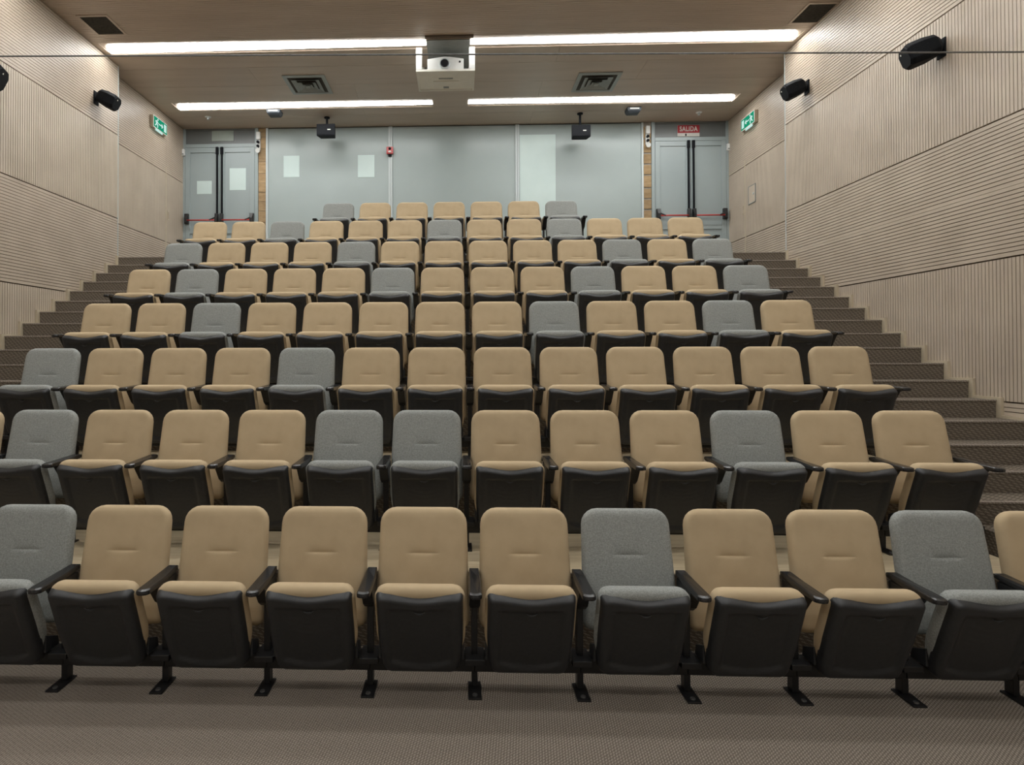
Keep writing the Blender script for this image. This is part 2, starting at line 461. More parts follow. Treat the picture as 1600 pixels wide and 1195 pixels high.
def pillow(name, mat, L, W, rt, rb, Df, Db, er, place, crease=None, bulge=0.0):
    def hw(s):
        w = W(s / L)
        if s > L - rt: w += -rt + math.sqrt(max(0, rt * rt - (s - (L - rt)) ** 2))
        if s < rb: w += -rb + math.sqrt(max(0, rb * rb - (rb - s) ** 2))
        return w
    ss = levels(0, L, rb, rt, 14)
    if crease:
        ss = [s for s in ss if abs(s - crease) > 0.04] + [crease + d for d in (-0.038, -0.022, -0.012, -0.006, -0.003, 0, 0.003, 0.007, 0.013, 0.021, 0.034)]
        ss.sort()
    us = [-1 + 2 * k / 26 for k in range(27)]
    us = [math.copysign(1 - (1 - abs(u)) ** 1.35, u) for u in us]
    v, f = [], []
    for sgn, D in ((-1, Df), (1, Db)):
        base = len(v)
        for s in ss:
            h = hw(s)
            for u in us:
                x = u * h
                dist = min((1 - abs(u)) * h, er); fe = math.sqrt(max(0, 1 - (1 - dist / er) ** 2))
                dv = min(s, L - s, er); fv = math.sqrt(max(0, 1 - (1 - dv / er) ** 2))
                d = D * fe * fv
                if sgn < 0:
                    d += bulge * (1 - u * u) * math.sin(PI * s / L) * fe * fv
                    if crease:
                        win = 1 - smooth01((abs(x) - 0.05) / 0.028)
                        dz = s - crease
                        d -= 0.0095 * win * (math.exp(-dz / 0.016) if dz >= 0 else math.exp(dz / 0.0045))
                v.append(place(x, sgn * d, s))
        nu = len(us)
        for i in range(len(ss) - 1):
            for j in range(nu - 1):
                a = base + i * nu + j
                f.append((a, a + 1, a + nu + 1, a + nu))
    me = bpy.data.meshes.new(name)
    me.from_pydata(v, [], f)
    bm = bmesh.new(); bm.from_mesh(me)
    bmesh.ops.remove_doubles(bm, verts=bm.verts, dist=0.0002)
    bmesh.ops.recalc_face_normals(bm, faces=bm.faces)
    for q in bm.faces: q.smooth = True
    bm.to_mesh(me); bm.free()
    me.materials.append(MAT[mat])
    return me

H_BACK = 0.907
def axis(p0, p1):
    a = Vector((p1[0] - p0[0], p1[1] - p0[1])); L = a.length; a.normalize()
    n = Vector((a[1], -a[0]))                         # points to the rear
    return L, (lambda x, d, s: (x, p0[0] + a[0] * s + n[0] * d, p0[1] + a[1] * s + n[1] * d))
LB, place_back = axis((0.016, 0.30), (0.147, H_BACK))
LS, place_seat = axis((-0.045, 0.140), (-0.222, 0.606))
crease_s = LB * (0.672 - 0.30) / (H_BACK - 0.30)
def back_mesh(mat): return pillow('backrest', mat, LB, lambda t: 0.253 - 0.017 * t, 0.085, 0.05, 0.034, 0.03, 0.034, place_back, crease_s, bulge=0.008)
def seat_mesh(mat): return pillow('seat_cushion', mat, LS, lambda t: 0.190 + 0.037 * smooth01(t / 0.45), 0.065, 0.05, 0.034, 0.055, 0.042, place_seat, None, bulge=0.0)

def pan_mesh():
    Lp = LS - 0.010
    def top(x): return Lp - 0.006 - 0.022 * (1 - smooth01(abs(x) / 0.19)) 
    xs_u = [-1 + 2 * k / 36 for k in range(37)]
    xs_u = [math.copysign(1 - (1 - abs(u)) ** 1.25, u) for u in xs_u]
    ts = levels(0, 1, 0.12, 0.05, 40)
    v, f = [], []
    rb = 0.055
    for t in ts:
        s_ref = t * Lp
        w = 0.203 + 0.014 * smooth01(s_ref / 0.25)
        if s_ref < rb: w += -rb + math.sqrt(max(0, rb * rb - (rb - s_ref) ** 2))
        if s_ref > Lp - 0.03: w += -0.03 + math.sqrt(max(0, 0.03 ** 2 - (s_ref - Lp + 0.03) ** 2))
        for u in xs_u:
            x = u * w
            s = t * top(x)
            er = 0.03
            dist = min((1 - abs(u)) * w, er); fe = math.sqrt(max(0, 1 - (1 - dist / er) ** 2))
            dv = min(s, top(x) - s, 0.02); fv = math.sqrt(max(0, 1 - (1 - dv / 0.02) ** 2))
            d = 0.012 + 0.052 * fe * fv
            # recessed field with a dip in its upper border
            upper = 0.405 - 0.016 * math.exp(-(x / 0.02) ** 2)
            rx = 1 - smooth01((abs(x) - 0.148) / 0.012)
            bow = 0.045 + 0.03 * (x / 0.15) ** 2
            rs = smooth01((s - bow) / 0.012) * (1 - smooth01((s - upper) / 0.008))
            d -= 0.012 * rx * rs * fe
            if abs(x) < 0.12 and 0.24 < s < 0.35:
                d += 0.0012 * (0.5 + 0.5 * math.sin(s / 0.0135 * 2 * PI))
            v.append(place_seat(x, -d, s))
    nu = len(xs_u)
    for i in range(len(ts) - 1):
        for j in range(nu - 1):
            a = i * nu + j
            f.append((a, a + 1, a + nu + 1, a + nu))
    me = bpy.data.meshes.new('seat_shell')
    me.from_pydata(v, [], f)
    bm = bmesh.new(); bm.from_mesh(me)
    bmesh.ops.remove_doubles(bm, verts=bm.verts, dist=0.0002)
    bmesh.ops.recalc_face_normals(bm, faces=bm.faces)
    for q in bm.faces: q.smooth = True
    bm.to_mesh(me); bm.free()
    me.materials.append(MAT['black_plastic'])
    return me

def grip_mesh():
    # small crescent lip below the middle of the shell's upper border
    m = MB(); rings = []
    n = 11
    for k in range(n):
        q = -1 + 2 * k / (n - 1)
        x = 0.027 * q; s = 0.386 + 0.012 * q * q; r = 0.005 * (1.05 - 0.8 * q * q)
        rings.append([place_seat(x, -(0.062 + r * math.cos(a)), s + r * math.sin(a)) for a in (0, PI / 3, 2 * PI / 3, PI, 4 * PI / 3, 5 * PI / 3)])
    m.loft(rings)
    return m.mesh('grip', 'black_plastic', smooth=True)

def arm_mesh():
    out = []
    for k in range(9):                                 # rounded front end
        a = PI + PI * k / 8
        out.append((0.033 * math.cos(a), -0.250 + 0.026 * math.sin(a)))
    out += [(0.033, -0.06), (0.027, 0.06), (0.024, 0.078), (-0.024, 0.078), (-0.027, 0.06), (-0.033, -0.06)]
    def ring(k, z): return [(x * k, (y + 0.09) * (1 - (1 - k) * 0.5) - 0.09, z + 0.010 * smooth01((y + 0.1) / 0.2) ) for x, y in out]
    return MB().loft([ring(0.80, 0.562), ring(0.97, 0.567), ring(1.0, 0.576), ring(0.97, 0.587), ring(0.80, 0.592)]).mesh('armrest', 'arm_plastic', smooth=False)

ME = {}
for c in ('beige', 'grey'):
    ME['back_' + c] = back_mesh(c + '_fabric')
    ME['seat_' + c] = seat_mesh(c + '_fabric')
ME['pan'] = pan_mesh()
ME['grip'] = grip_mesh()
ME['arm'] = arm_mesh()
ME['post'] = MB().box(-0.016, 0.016, -0.024, 0.028, 0.012, 0.57).mesh('support_post', 'black_metal', bevel=0.003)
ME['end_post'] = MB().loft([[(x, y, z) for y, z in ((-0.045, 0.012), (0.085, 0.012), (0.075, 0.565), (-0.10, 0.565), (-0.06, 0.40))] for x in (-0.018, 0.018)]).mesh('support_post', 'black_metal', bevel=0.004)
ME['bracket'] = MB().loft([[(x * k, y, z) for x, y in ((-0.027, y0), (0.027, y0), (0.027, y1), (-0.027, y1))] for k, y0, y1, z in ((0.9, -0.05, 0.03, 0.435), (1.08, -0.08, 0.04, 0.46), (1.08, -0.16, 0.05, 0.566))]).mesh('arm_bracket', 'black_metal', bevel=0.003)
ME['clamp'] = MB().box(-0.050, 0.050, -0.085, 0.06, 0.150, 0.182).mesh('beam_clamp', 'black_metal', bevel=0.005)
ME['foot'] = MB().box(-0.034, 0.034, -0.125, 0.035, 0.0, 0.010).mesh('foot_plate', 'black_metal', bevel=0.002)
ME['bolt'] = MB().cyl((0, -0.095, 0.009), (0, -0.095, 0.016), 0.014, 0.011, 10).mesh('bolt', 'bolt_metal')
ME['beam'] = MB().box(-0.274, 0.274, -0.035, 0.045, 0.095, 0.175).mesh('support_beam', 'black_metal', bevel=0.006)
ME['hinge'] = MB().loft([[(x, y, z) for y, z in ((-0.09, 0.185), (0.02, 0.184), (0.01, 0.235), (-0.085, 0.275))] for x in (-0.007, 0.007)]).mesh('hinge_bracket', 'black_plastic', bevel=0.004)

COLOURS = {  # rows from the front, chairs from the left; None = wholly outside the photograph
    1: '..GBBBBBGBBGB', 2: 'BGBBBGGBBBGBB', 3: 'GBBBGBBBBBBBB', 4: 'BBGBBBBBGBBGB',
    5: 'BGBBBGBBBGBBG', 6: 'GBBBGBBBBBGBG', 7: 'BBGBBBGBBGBBB', 8: 'GBBBBBG'}
ROWS = {  # x of the gap after the 7th chair, y of the top of the backrests
    1: (0.076, 3.347), 2: (0.047, 4.257), 3: (0.085, 5.078), 4: (0.090, 5.868),
    5: (0.091, 6.679), 6: (0.087, 7.527), 7: (0.075, 8.364), 8: (-0.148, 9.17)}
ORD = ['first', 'second', 'third', 'fourth', 'fifth', 'sixth', 'seventh', 'eighth', 'ninth', 'tenth', 'eleventh', 'twelfth', 'thirteenth']
ROWNAME = {1: 'front row', 2: 'second row', 3: 'third row', 4: 'fourth row', 5: 'fifth row', 6: 'sixth row', 7: 'seventh row', 8: 'short back row'}
GROUP = {r: 'chairs of the ' + n for r, n in ROWNAME.items()}

def standard(parent, x, end):
    p = link('support_post', ME['end_post' if end else 'post'], parent, (x, 0, 0))
    link('armrest', ME['arm'], parent, (x, 0, 0))
    link('arm_bracket', ME['bracket'], parent, (x, 0, 0))
    link('beam_clamp', ME['clamp'], p)
    ft = link('foot_plate', ME['foot'], parent, (x, 0, 0))
    link('bolt', ME['bolt'], ft)

for r in range(1, 9):
    x0, yb = ROWS[r]
    pitch = 0.565 if r == 8 else 0.55
    row = COLOURS[r]
    seen = 0
    for k, c in enumerate(row):
        if c == '.': continue
        seen += 1
        cn = 'beige' if c == 'B' else 'grey'
        xc = x0 + (k - (3 if r == 8 else 6.5)) * pitch + (0.0 if r == 8 else 0.0)
        where = '%s from the left' % ORD[seen - 1] if seen < len(row) and k < len(row) - 1 else 'last on the right'
        lab = '%s fabric folding chair, %s in the %s%s' % (cn, where, ROWNAME[r], '' if r in (1, 8) else ' from the front')
        t = thing('auditorium_chair', lab, 'chair', (xc, yb - 0.147, RISE * 3 * (r - 1)), group=GROUP[r])
        link('backrest', ME['back_' + cn], t)
        s = link('seat_cushion', ME['seat_' + cn], t)
        p = link('seat_shell', ME['pan'], t)
        link('grip', ME['grip'], p)
        for sx in (-1, 1):
            link('hinge_bracket', ME['hinge'], t, (sx * 0.213, 0, 0))
        link('support_beam', ME['beam'], t)
        standard(t, -pitch / 2, k == 0)
        if k == len(row) - 1: standard(t, pitch / 2, True)

# ------------------------------------------------------------------ back wall
ZB0, ZB1 = Z_LAND, ZC2
wb = struct(MB().box(XL2 - 0.1, XR2 + 0.1, YB + 0.03, YB + 0.2, 0.0, ZC1).build('wall_back', 'transom_dark'), 'grey panelled back wall between the two double doors', 'wall')
Y0 = YB
for xa, xb in ((-3.552, -1.300), (-1.228, 1.039), (1.109, 3.332)):
    MB().box(xa, xb, Y0 + 0.012, Y0 + 0.03, ZB0 + 0.001, ZB1 - 0.012).build('panel', 'grey_panel', wb, bevel=0.002)
for xa, xb in ((-3.592, -3.552), (-1.300, -1.266), (-1.262, -1.228), (1.039, 1.072), (1.076, 1.109), (3.332, 3.366)):
    MB().box(xa, xb, Y0 - 0.012, Y0 + 0.03, ZB0 + 0.001, ZB1 - 0.001).build('mullion', 'aluminium', wb, bevel=0.002)
# block piers beside the doors
for nm, xa, xb, lab, gap in (('trim_5', -3.735, -3.594, 'narrow tan pier beside the papered double door', 0.006), ('trim_6', 3.367, 3.508, 'narrow pier of tan blocks and grey mortar beside SALIDA door', 0.028)):
    pier = struct(MB().box(xa, xb, Y0 + 0.008, Y0 + 0.03, ZB0 + 0.001, ZB1 - 0.001).build(nm, 'mortar'), lab, 'pier')
    z = ZB0 + 0.01
    while z < ZB1 - 0.05:
        h = random.choice((0.17, 0.21, 0.24))
        z1 = min(z + h, ZB1 - 0.004)
        MB().box(xa + 0.002, xb - 0.002, Y0 - 0.004, Y0 + 0.008, z, z1).build('brick', 'block_tan', pier, bevel=0.004)
        z = z1 + gap
# pale sheets and board fixed to the panels
for xa, xb, za, zb, nm, lab, cat in ((-3.263, -2.968, 5.045, 5.445, 'paper_sheet', 'pale blank sheet on grey panel beside the papered door pier', 'paper'),
                                     (-1.872, -1.563, 5.025, 5.440, 'paper_sheet', 'pale blank sheet on grey panel beside the red fire alarm', 'paper'),
                                     (1.120, 1.775, Z_LAND + 0.25, 5.773, 'wall_board', 'tall pale board covering part of the third grey panel', 'board')):
    tag(MB().box(xa, xb, Y0 + 0.006, Y0 + 0.0115, za, zb).build(nm, 'pale_sheet', bevel=0.001), lab, cat)

def double_door(nm, xa, xb, label, mirror):
    """frame, transom, two leaves with push bars and vertical bolts"""
    d = bpy.data.objects.new(nm, None); COL.objects.link(d)
    struct(d, label, 'double door')
    xm = (xa + xb) / 2; d.location = (xm, Y0, ZB0)
    H = 2.462; zt = ZB1 - ZB0
    w = (xb - xa) / 2
    fr = MB()
    for x0, x1, z0, z1 in ((-w, -w + 0.06, 0.001, zt - 0.001), (w - 0.06, w, 0.001, zt - 0.001)):
        MB().box(x0, x1, -0.02, 0.03, z0, z1).build('frame', 'door_grey', d, bevel=0.003)
    MB().box(-w + 0.061, w - 0.061, -0.02, 0.03, H - 0.01, H + 0.055).build('frame', 'door_grey', d, bevel=0.003)
    MB().box(-w + 0.061, w - 0.061, -0.005, 0.029, zt - 0.03, zt - 0.002).build('frame', 'transom_dark', d)
    tr = MB().box(-w + 0.061, w - 0.061, 0.01, 0.029, H + 0.056, zt - 0.031).build('transom', 'transom_dark', d)
    for sx in (-1, 1):
        l0, l1 = (-w + 0.065, -0.004) if sx < 0 else (0.004, w - 0.065)
        lf = MB().box(l0, l1, -0.004, 0.028, 0.01, H - 0.015).build('door_leaf', 'door_grey', d, bevel=0.002)
        # stiles and rails proud of the leaf
        for q in ((l0, l0 + 0.085, 0.01, H - 0.015), (l1 - 0.085, l1, 0.01, H - 0.015)):
            MB().box(q[0], q[1], -0.024, -0.004, q[2], q[3]).build('stile', 'door_grey', lf, bevel=0.002)
        for z0, z1 in ((H - 0.105, H - 0.016), (0.84, 0.90), (0.011, 0.16)):
            MB().box(l0 + 0.086, l1 - 0.086, -0.023, -0.004, z0, z1).build('rail', 'door_grey', lf, bevel=0.002)
        # vertical bolt rod with cap at the meeting stile
        xr = sx * 0.045
        MB().box(xr - 0.016, xr + 0.016, -0.055, -0.0245, 0.95, H - 0.10).build('bolt_rod', 'speaker_black', d, bevel=0.004)
        MB().box(xr - 0.024, xr + 0.024, -0.06, -0.0245, H - 0.15, H - 0.012).build('bolt_cap', 'speaker_black', d, bevel=0.005)
        # push bar: red tube between two black levers
        xe = sx * (w - 0.105)
        zbar = 1.075
        MB().cyl((xr, -0.10, zbar), (xe, -0.10, zbar), 0.014, seg=10).build('push_bar', 'bar_red', d, smooth=True)
        MB().loft([[(x, y, z) for x, z in ((xe - 0.035, zbar - 0.06), (xe + 0.035, zbar - 0.06), (xe + 0.035, zbar + 0.13), (xe - 0.035, zbar + 0.13))] for y in (-0.0245, -0.08)] + [[(x, -0.115, z) for x, z in ((xe - 0.022, zbar - 0.04), (xe + 0.022, zbar - 0.04), (xe + 0.022, zbar + 0.04), (xe - 0.022, zbar + 0.04))]]).build('lever_box', 'black_metal', d, bevel=0.004)
        MB().loft([[(x, y, z) for x, z in ((xr - 0.03, zbar - 0.05), (xr + 0.03, zbar - 0.05), (xr + 0.03, zbar + 0.13), (xr - 0.03, zbar + 0.13))] for y in (-0.0245, -0.08)] + [[(x, -0.115, z) for x, z in ((xr - 0.022, zbar - 0.03), (xr + 0.022, zbar - 0.03), (xr + 0.022, zbar + 0.03), (xr - 0.022, zbar + 0.03))]]).build('lever_box', 'black_metal', d, bevel=0.004)
        MB().cyl((xe - sx * 0.01, -0.10, zbar + 0.045), (xe - sx * 0.11, -0.10, zbar), 0.013, 0.017, seg=8).build('lever_arm', 'black_metal', d) if sx > 0 or mirror else MB().cyl((xr + sx * 0.01, -0.10, zbar + 0.05), (xr + sx * 0.12, -0.10, zbar), 0.013, 0.017, seg=8).build('lever_arm', 'black_metal', d)
    return d
double_door('door_1', XL2 + 0.002, -3.737, 'grey double door with two pale sheets, red push bars and black bolts', False)
double_door('door_2', 3.510, XR2 - 0.002, 'grey double door with red push bars under the SALIDA sign', True)
for xa, xb, za, zb, lab in ((-4.895, -4.615, 4.746, 4.990, 'smaller pale sheet on the papered double door, lower one'), (-4.277, -3.968, 4.811, 5.222, 'larger pale sheet on the papered double door, higher one')):
    tag(MB().box(xa, xb, Y0 - 0.0085, Y0 - 0.0045, za, zb).build('paper_sheet', 'pale_sheet', bevel=0.0005), lab, 'paper')
tag(MB().box(-4.618, -4.205, Y0 - 0.002, Y0 + 0.0095, 5.735, 5.932).build('transom_sign', 'sign_glass', bevel=0.002), 'blank greenish panel above the papered double door', 'sign')

# SALIDA sign
t = thing('exit_sign', 'red and white SALIDA sign above the double door', 'sign', (4.180, Y0 - 0.001, 5.797))
MB().box(-0.198, 0.198, -0.002, 0.010, -0.103, 0.103).build('plate', 'sign_white', t, bevel=0.001)
MB().box(-0.197, 0.197, -0.004, -0.0022, -0.038, 0.102).build('red_field', 'sign_red', t)
link('lettering', lettering('SALIDA', 0.122, 'sign_white', bold=0.003), t, (0, -0.005, 0.032), (PI / 2, 0, 0)).scale = (0.73, 1, 1)
MB().poly([(-0.06, -0.003, -0.05), (-0.035, -0.003, -0.05), (-0.035, -0.003, -0.075), (-0.025, -0.003, -0.075), (-0.0475, -0.003, -0.097), (-0.07, -0.003, -0.075), (-0.06, -0.003, -0.075)]).build('arrow', 'speaker_black', t)

# emergency lamps on the piers
for x, lab in ((-3.722, 'white twin-head emergency lamp beside the papered double door'), (3.436, 'white twin-head emergency lamp beside the SALIDA door')):
    t = thing('emergency_lamp', lab, 'lamp', (x, Y0 - 0.005, 5.57), group='emergency lamps')
    MB().box(-0.036, 0.036, -0.06, 0.0, 0.17, 0.31).build('battery_box', 'white_plastic', t, bevel=0.006)
    MB().box(-0.036, 0.030, -0.03, 0.0, -0.02, 0.165).build('back_plate', 'white_plastic', t, bevel=0.004)
    for z in (0.12, 0.045):
        MB().cyl((-0.005, -0.03, z), (-0.005, -0.062, z), 0.024, 0.027, 12).build('lamp_head', 'speaker_black', t)
    MB().cyl((0.0, -0.02, -0.03), (0.0, -0.085, -0.05), 0.03, 0.042, 14).build('lamp_head', 'white_plastic', t)
# white detectors at the outer door frames
for x, z, lab in ((-5.140, 5.515, 'small white box on the frame of the papered door'), (4.875, 5.475, 'small white box on the frame of the SALIDA door')):
    t = thing('door_sensor', lab, 'sensor', (x, Y0 - 0.021, z), group='white door sensors')
    MB().box(-0.03, 0.03, -0.045, 0.0, -0.06, 0.06).build('case', 'white_plastic', t, bevel=0.008)
    MB().box(-0.018, 0.018, -0.049, -0.0455, -0.045, -0.02).build('window', 'grey_metal', t, bevel=0.002)
# fire alarm
t = thing('fire_alarm', 'red fire alarm sounder on the post between grey panels', 'alarm', (-1.270, Y0 - 0.013, 5.50))
MB().box(-0.062, 0.062, -0.05, 0.0, -0.065, 0.065).build('case', 'alarm_red', t, bevel=0.006)
MB().loft([[(0.05 * math.cos(a) * k, -y, -0.03 + 0.028 * math.sin(a) * k) for a in [2 * PI * i / 12 for i in range(12)]] for k, y in ((0.62, 0.0505), (0.5, 0.062), (0.25, 0.068))]).build('strobe', 'white_plastic', t, smooth=True)
MB().cyl((0.0, -0.0505, 0.03), (0.0, -0.058, 0.03), 0.026, 0.02, 12).build('sounder', 'speaker_black', t)
MB().box(-0.03, 0.03, -0.03, 0.0, -0.105, -0.066).build('base_box', 'speaker_black', t, bevel=0.003)

# hanging speakers near the back wall
for x, z, lab in ((-2.345, 5.71, 'black box speaker hanging from ceiling by the papered-door side'), (2.130, 5.625, 'black box speaker hanging from ceiling near the SALIDA side')):
    t = thing('hanging_speaker', lab, 'speaker', (x, 10.6, z), group='ceiling-hung speakers')
    MB().loft([[(-0.165, -0.10, -0.105), (0.165, -0.10, -0.105), (0.165, -0.10, 0.105), (-0.165, -0.10, 0.105)], [(-0.13, 0.10, -0.09), (0.13, 0.10, -0.09), (0.13, 0.10, 0.10), (-0.13, 0.10, 0.10)]]).build('cabinet', 'speaker_black', t, bevel=0.008)
    MB().box(-0.15, 0.15, -0.106, -0.1005, -0.09, 0.09).build('grille', 'speaker_black', t, bevel=0.002)
    MB().box(0.03, 0.085, -0.109, -0.1065, -0.005, 0.008).build('badge', 'off_white_metal', t)
    MB().cyl((0, 0, 0.10), (0, 0, ZC2 - z - 0.001), 0.02, seg=12).build('pole', 'speaker_black', t)
    MB().cyl((0, 0, ZC2 - z - 0.016), (0, 0, ZC2 - z - 0.001), 0.05, seg=16).build('ceiling_plate', 'speaker_black', t)

# ------------------------------------------------------------------ things on the rear ceiling
def air_diffuser(x, y, lab):
    t = thing('air_diffuser', lab, 'air vent', (x, y, ZC2), group='square air diffusers')
    R = 0.325
    fr = MB()
    for a, b, c, d in ((-R, R, -R, -R + 0.06), (-R, R, R - 0.06, R), (-R, -R + 0.06, -R + 0.0601, R - 0.0601), (R - 0.06, R, -R + 0.0601, R - 0.0601)):
        MB().box(a, b, c, d, -0.016, -0.001).build('frame', 'diffuser_paint', t, bevel=0.003)
    MB().box(-R + 0.061, R - 0.061, -R + 0.061, R - 0.061, -0.004, -0.001).build('plenum', 'vent_dark', t)
    for k, rr in enumerate((0.215, 0.145, 0.08)):
        sq = lambda q, z: [(-q, -q, z), (q, -q, z), (q, q, z), (-q, q, z)]
        m = MB().loft([sq(rr, -0.030 - 0.006 * k), sq(rr - 0.06, -0.006)], cap=False)
        m.loft([sq(rr - 0.004, -0.030 - 0.006 * k), sq(rr - 0.064, -0.006)], cap=False)
        m.build('louvre', 'diffuser_paint', t)
    MB().box(-0.03, 0.03, -0.03, 0.03, -0.05, -0.03).build('core', 'diffuser_paint', t)
air_diffuser(-2.35, 9.285, 'square grey ceiling air diffuser left of the projector')
air_diffuser(2.135, 9.375, 'square grey ceiling air diffuser right of the projector')

for x, y, w, h, lab in ((-4.555, 7.50, 0.20, 0.235, 'dark ceiling vent above the wall opposite the SALIDA side'), (4.40, 7.57, 0.19, 0.235, 'dark ceiling vent above the wall on the SALIDA side')):
    t = thing('ceiling_vent', lab, 'air vent', (x, y, ZC1), group='dark ceiling vents')
    for a, b, c, d in ((-w, w, -h, -h + 0.03), (-w, w, h - 0.03, h), (-w, -w + 0.03, -h + 0.0301, h - 0.0301), (w - 0.03, w, -h + 0.0301, h - 0.0301)):
        MB().box(a, b, c, d, -0.012, -0.001).build('frame', 'ceiling_wood', t, bevel=0.002)
    MB().box(-w + 0.031, w - 0.031, -h + 0.031, h - 0.031, -0.004, -0.001).build('backing', 'vent_dark', t)
    for k in range(15):
        yy = -h + 0.045 + k * (2 * h - 0.09) / 14
        MB().box(-w + 0.032, w - 0.032, yy - 0.004, yy + 0.004, -0.011, -0.0045).build('slat', 'vent_dark', t)

for x, y, lab in ((-3.19, 10.285, 'small grey detector on the ceiling left of the projector'), (3.005, 10.44, 'small grey detector on the ceiling right of the projector')):
    t = thing('ceiling_detector', lab, 'sensor', (x, y, ZC2), group='grey ceiling detectors')
    MB().loft([[(-0.12, -0.10, -0.001), (0.12, -0.10, -0.001), (0.12, 0.10, -0.001), (-0.12, 0.10, -0.001)], [(-0.11, -0.09, -0.06), (0.11, -0.09, -0.06), (0.11, 0.09, -0.06), (-0.11, 0.09, -0.06)], [(-0.09, -0.05, -0.09), (0.09, -0.05, -0.09), (0.09, 0.07, -0.09), (-0.09, 0.07, -0.09)]]).build('housing', 'detector_grey', t, bevel=0.006)
    MB().box(-0.08, 0.08, -0.104, -0.0955, -0.04, -0.02).build('window', 'white_plastic', t, bevel=0.002)
for x, y, lab in ((-4.448, 10.49, 'tiny white sprinkler on the ceiling above the papered door'), (4.203, 10.64, 'tiny white sprinkler on the ceiling above the SALIDA sign')):
    t = thing('sprinkler', lab, 'sprinkler', (x, y, ZC2), group='ceiling sprinklers')
    MB().cyl((0, 0, -0.001), (0, 0, -0.012), 0.055, 0.045, 16).build('rosette', 'white_plastic', t)
    MB().cyl((0, 0, -0.012), (0, 0, -0.045), 0.014, 0.010, 10).build('nozzle', 'aluminium', t)
    MB().cyl((0, 0, -0.045), (0, 0, -0.05), 0.024, 0.024, 12).build('deflector', 'aluminium', t)

# ------------------------------------------------------------------ projector on its ceiling lift
PX, PY0, PY1, PZ = -0.180, 8.215, 8.835, 5.642
t = thing('projector_lift', 'white hanging ceiling lift tray holding the projector', 'projector lift', (PX, PY0, PZ))
hw, dp, ht = 0.405, PY1 - PY0, ZC2 - PZ
tray = MB().box(-hw, hw, 0.0, dp, 0.0, 0.018).build('tray', 'off_white_metal', t, bevel=0.003)
for q in ((-hw, hw, -0.002, 0.02), (-hw, hw, dp - 0.02, dp + 0.002)):
    MB().box(q[0], q[1], q[2], q[3], -0.012, -0.0005).build('rim', 'off_white_metal', tray)
for q in ((-hw, -hw + 0.025), (hw - 0.025, hw)):
    MB().box(q[0], q[1], 0.0205, dp - 0.0205, -0.012, -0.0005).build('rim', 'off_white_metal', tray)
MB().box(-0.18, 0.18, dp * 0.52, dp * 0.56, -0.010, -0.0005).build('rib', 'off_white_metal', tray, bevel=0.002)
MB().box(-0.10, 0.10, dp * 0.36, dp * 0.42, -0.003, -0.0005).build('slot', 'grey_metal', tray)
MB().box(-0.04, 0.04, dp * 0.80, dp * 0.9, -0.003, -0.0005).build('slot', 'grey_metal', tray)
for sx in (-1, 1):
    for y0 in (0.0, dp - 0.05):
        MB().box(min(sx * hw, sx * (hw - 0.082)), max(sx * hw, sx * (hw - 0.082)), y0, y0 + 0.05, 0.0185, ht - 0.001).build('post', 'white_plastic', t, bevel=0.003)
MB().box(-hw + 0.08, hw - 0.08, dp - 0.04, dp - 0.03, 0.08, ht - 0.002).build('rear_panel', 'grey_metal', t)
MB().box(-0.25, 0.33, -0.20, dp - 0.05, ht - 0.012, ht - 0.002).build('top_plate', 'grey_metal', t)
MB().box(-0.265, 0.38, -0.31, -0.255, ht - 0.02, ht - 0.001).build('hatch_edge', 'wall_backing', t, bevel=0.003)
MB().cyl((0.0, dp * 0.4, 0.02), (0.0, dp * 0.4, ht - 0.021), 0.024, seg=12).build('lift_column', 'aluminium', t)
t = thing('projector', 'white projector with round black lens on the ceiling lift', 'projector', (PX - 0.0, PY0 + 0.03, PZ + 0.0185))
pts = [(-0.25, 0.012), (0.25, 0.012), (0.25, 0.155), (0.06, 0.185), (-0.03, 0.188), (-0.25, 0.155)]
MB().prism(pts, 0.0, 0.20).build('body', 'white_plastic', t, bevel=0.006)
for x in (-0.2, 0.2):
    MB().cyl((x, 0.06, 0.0), (x, 0.06, 0.013), 0.018, seg=10).build('foot', 'grey_metal', t)
ln = MB().cyl((-0.012, 0.005, 0.08), (-0.012, -0.035, 0.08), 0.076, 0.07, 24).build('lens_ring', 'aluminium', t)
MB().cyl((-0.012, -0.0352, 0.08), (-0.012, -0.05, 0.08), 0.058, 0.05, 24).build('lens', 'lens_glass', t, smooth=False)
MB().box(0.185, 0.21, -0.004, 0.004, 0.10, 0.125).build('remote_window', 'speaker_black', t)
tag(MB().cyl((PX + 0.06, 8.50, 5.94), (PX + 0.08, 8.34, 5.85), 0.006, seg=8).build('projector_cable', 'speaker_black'), 'thin black cable above the projector', 'cable')

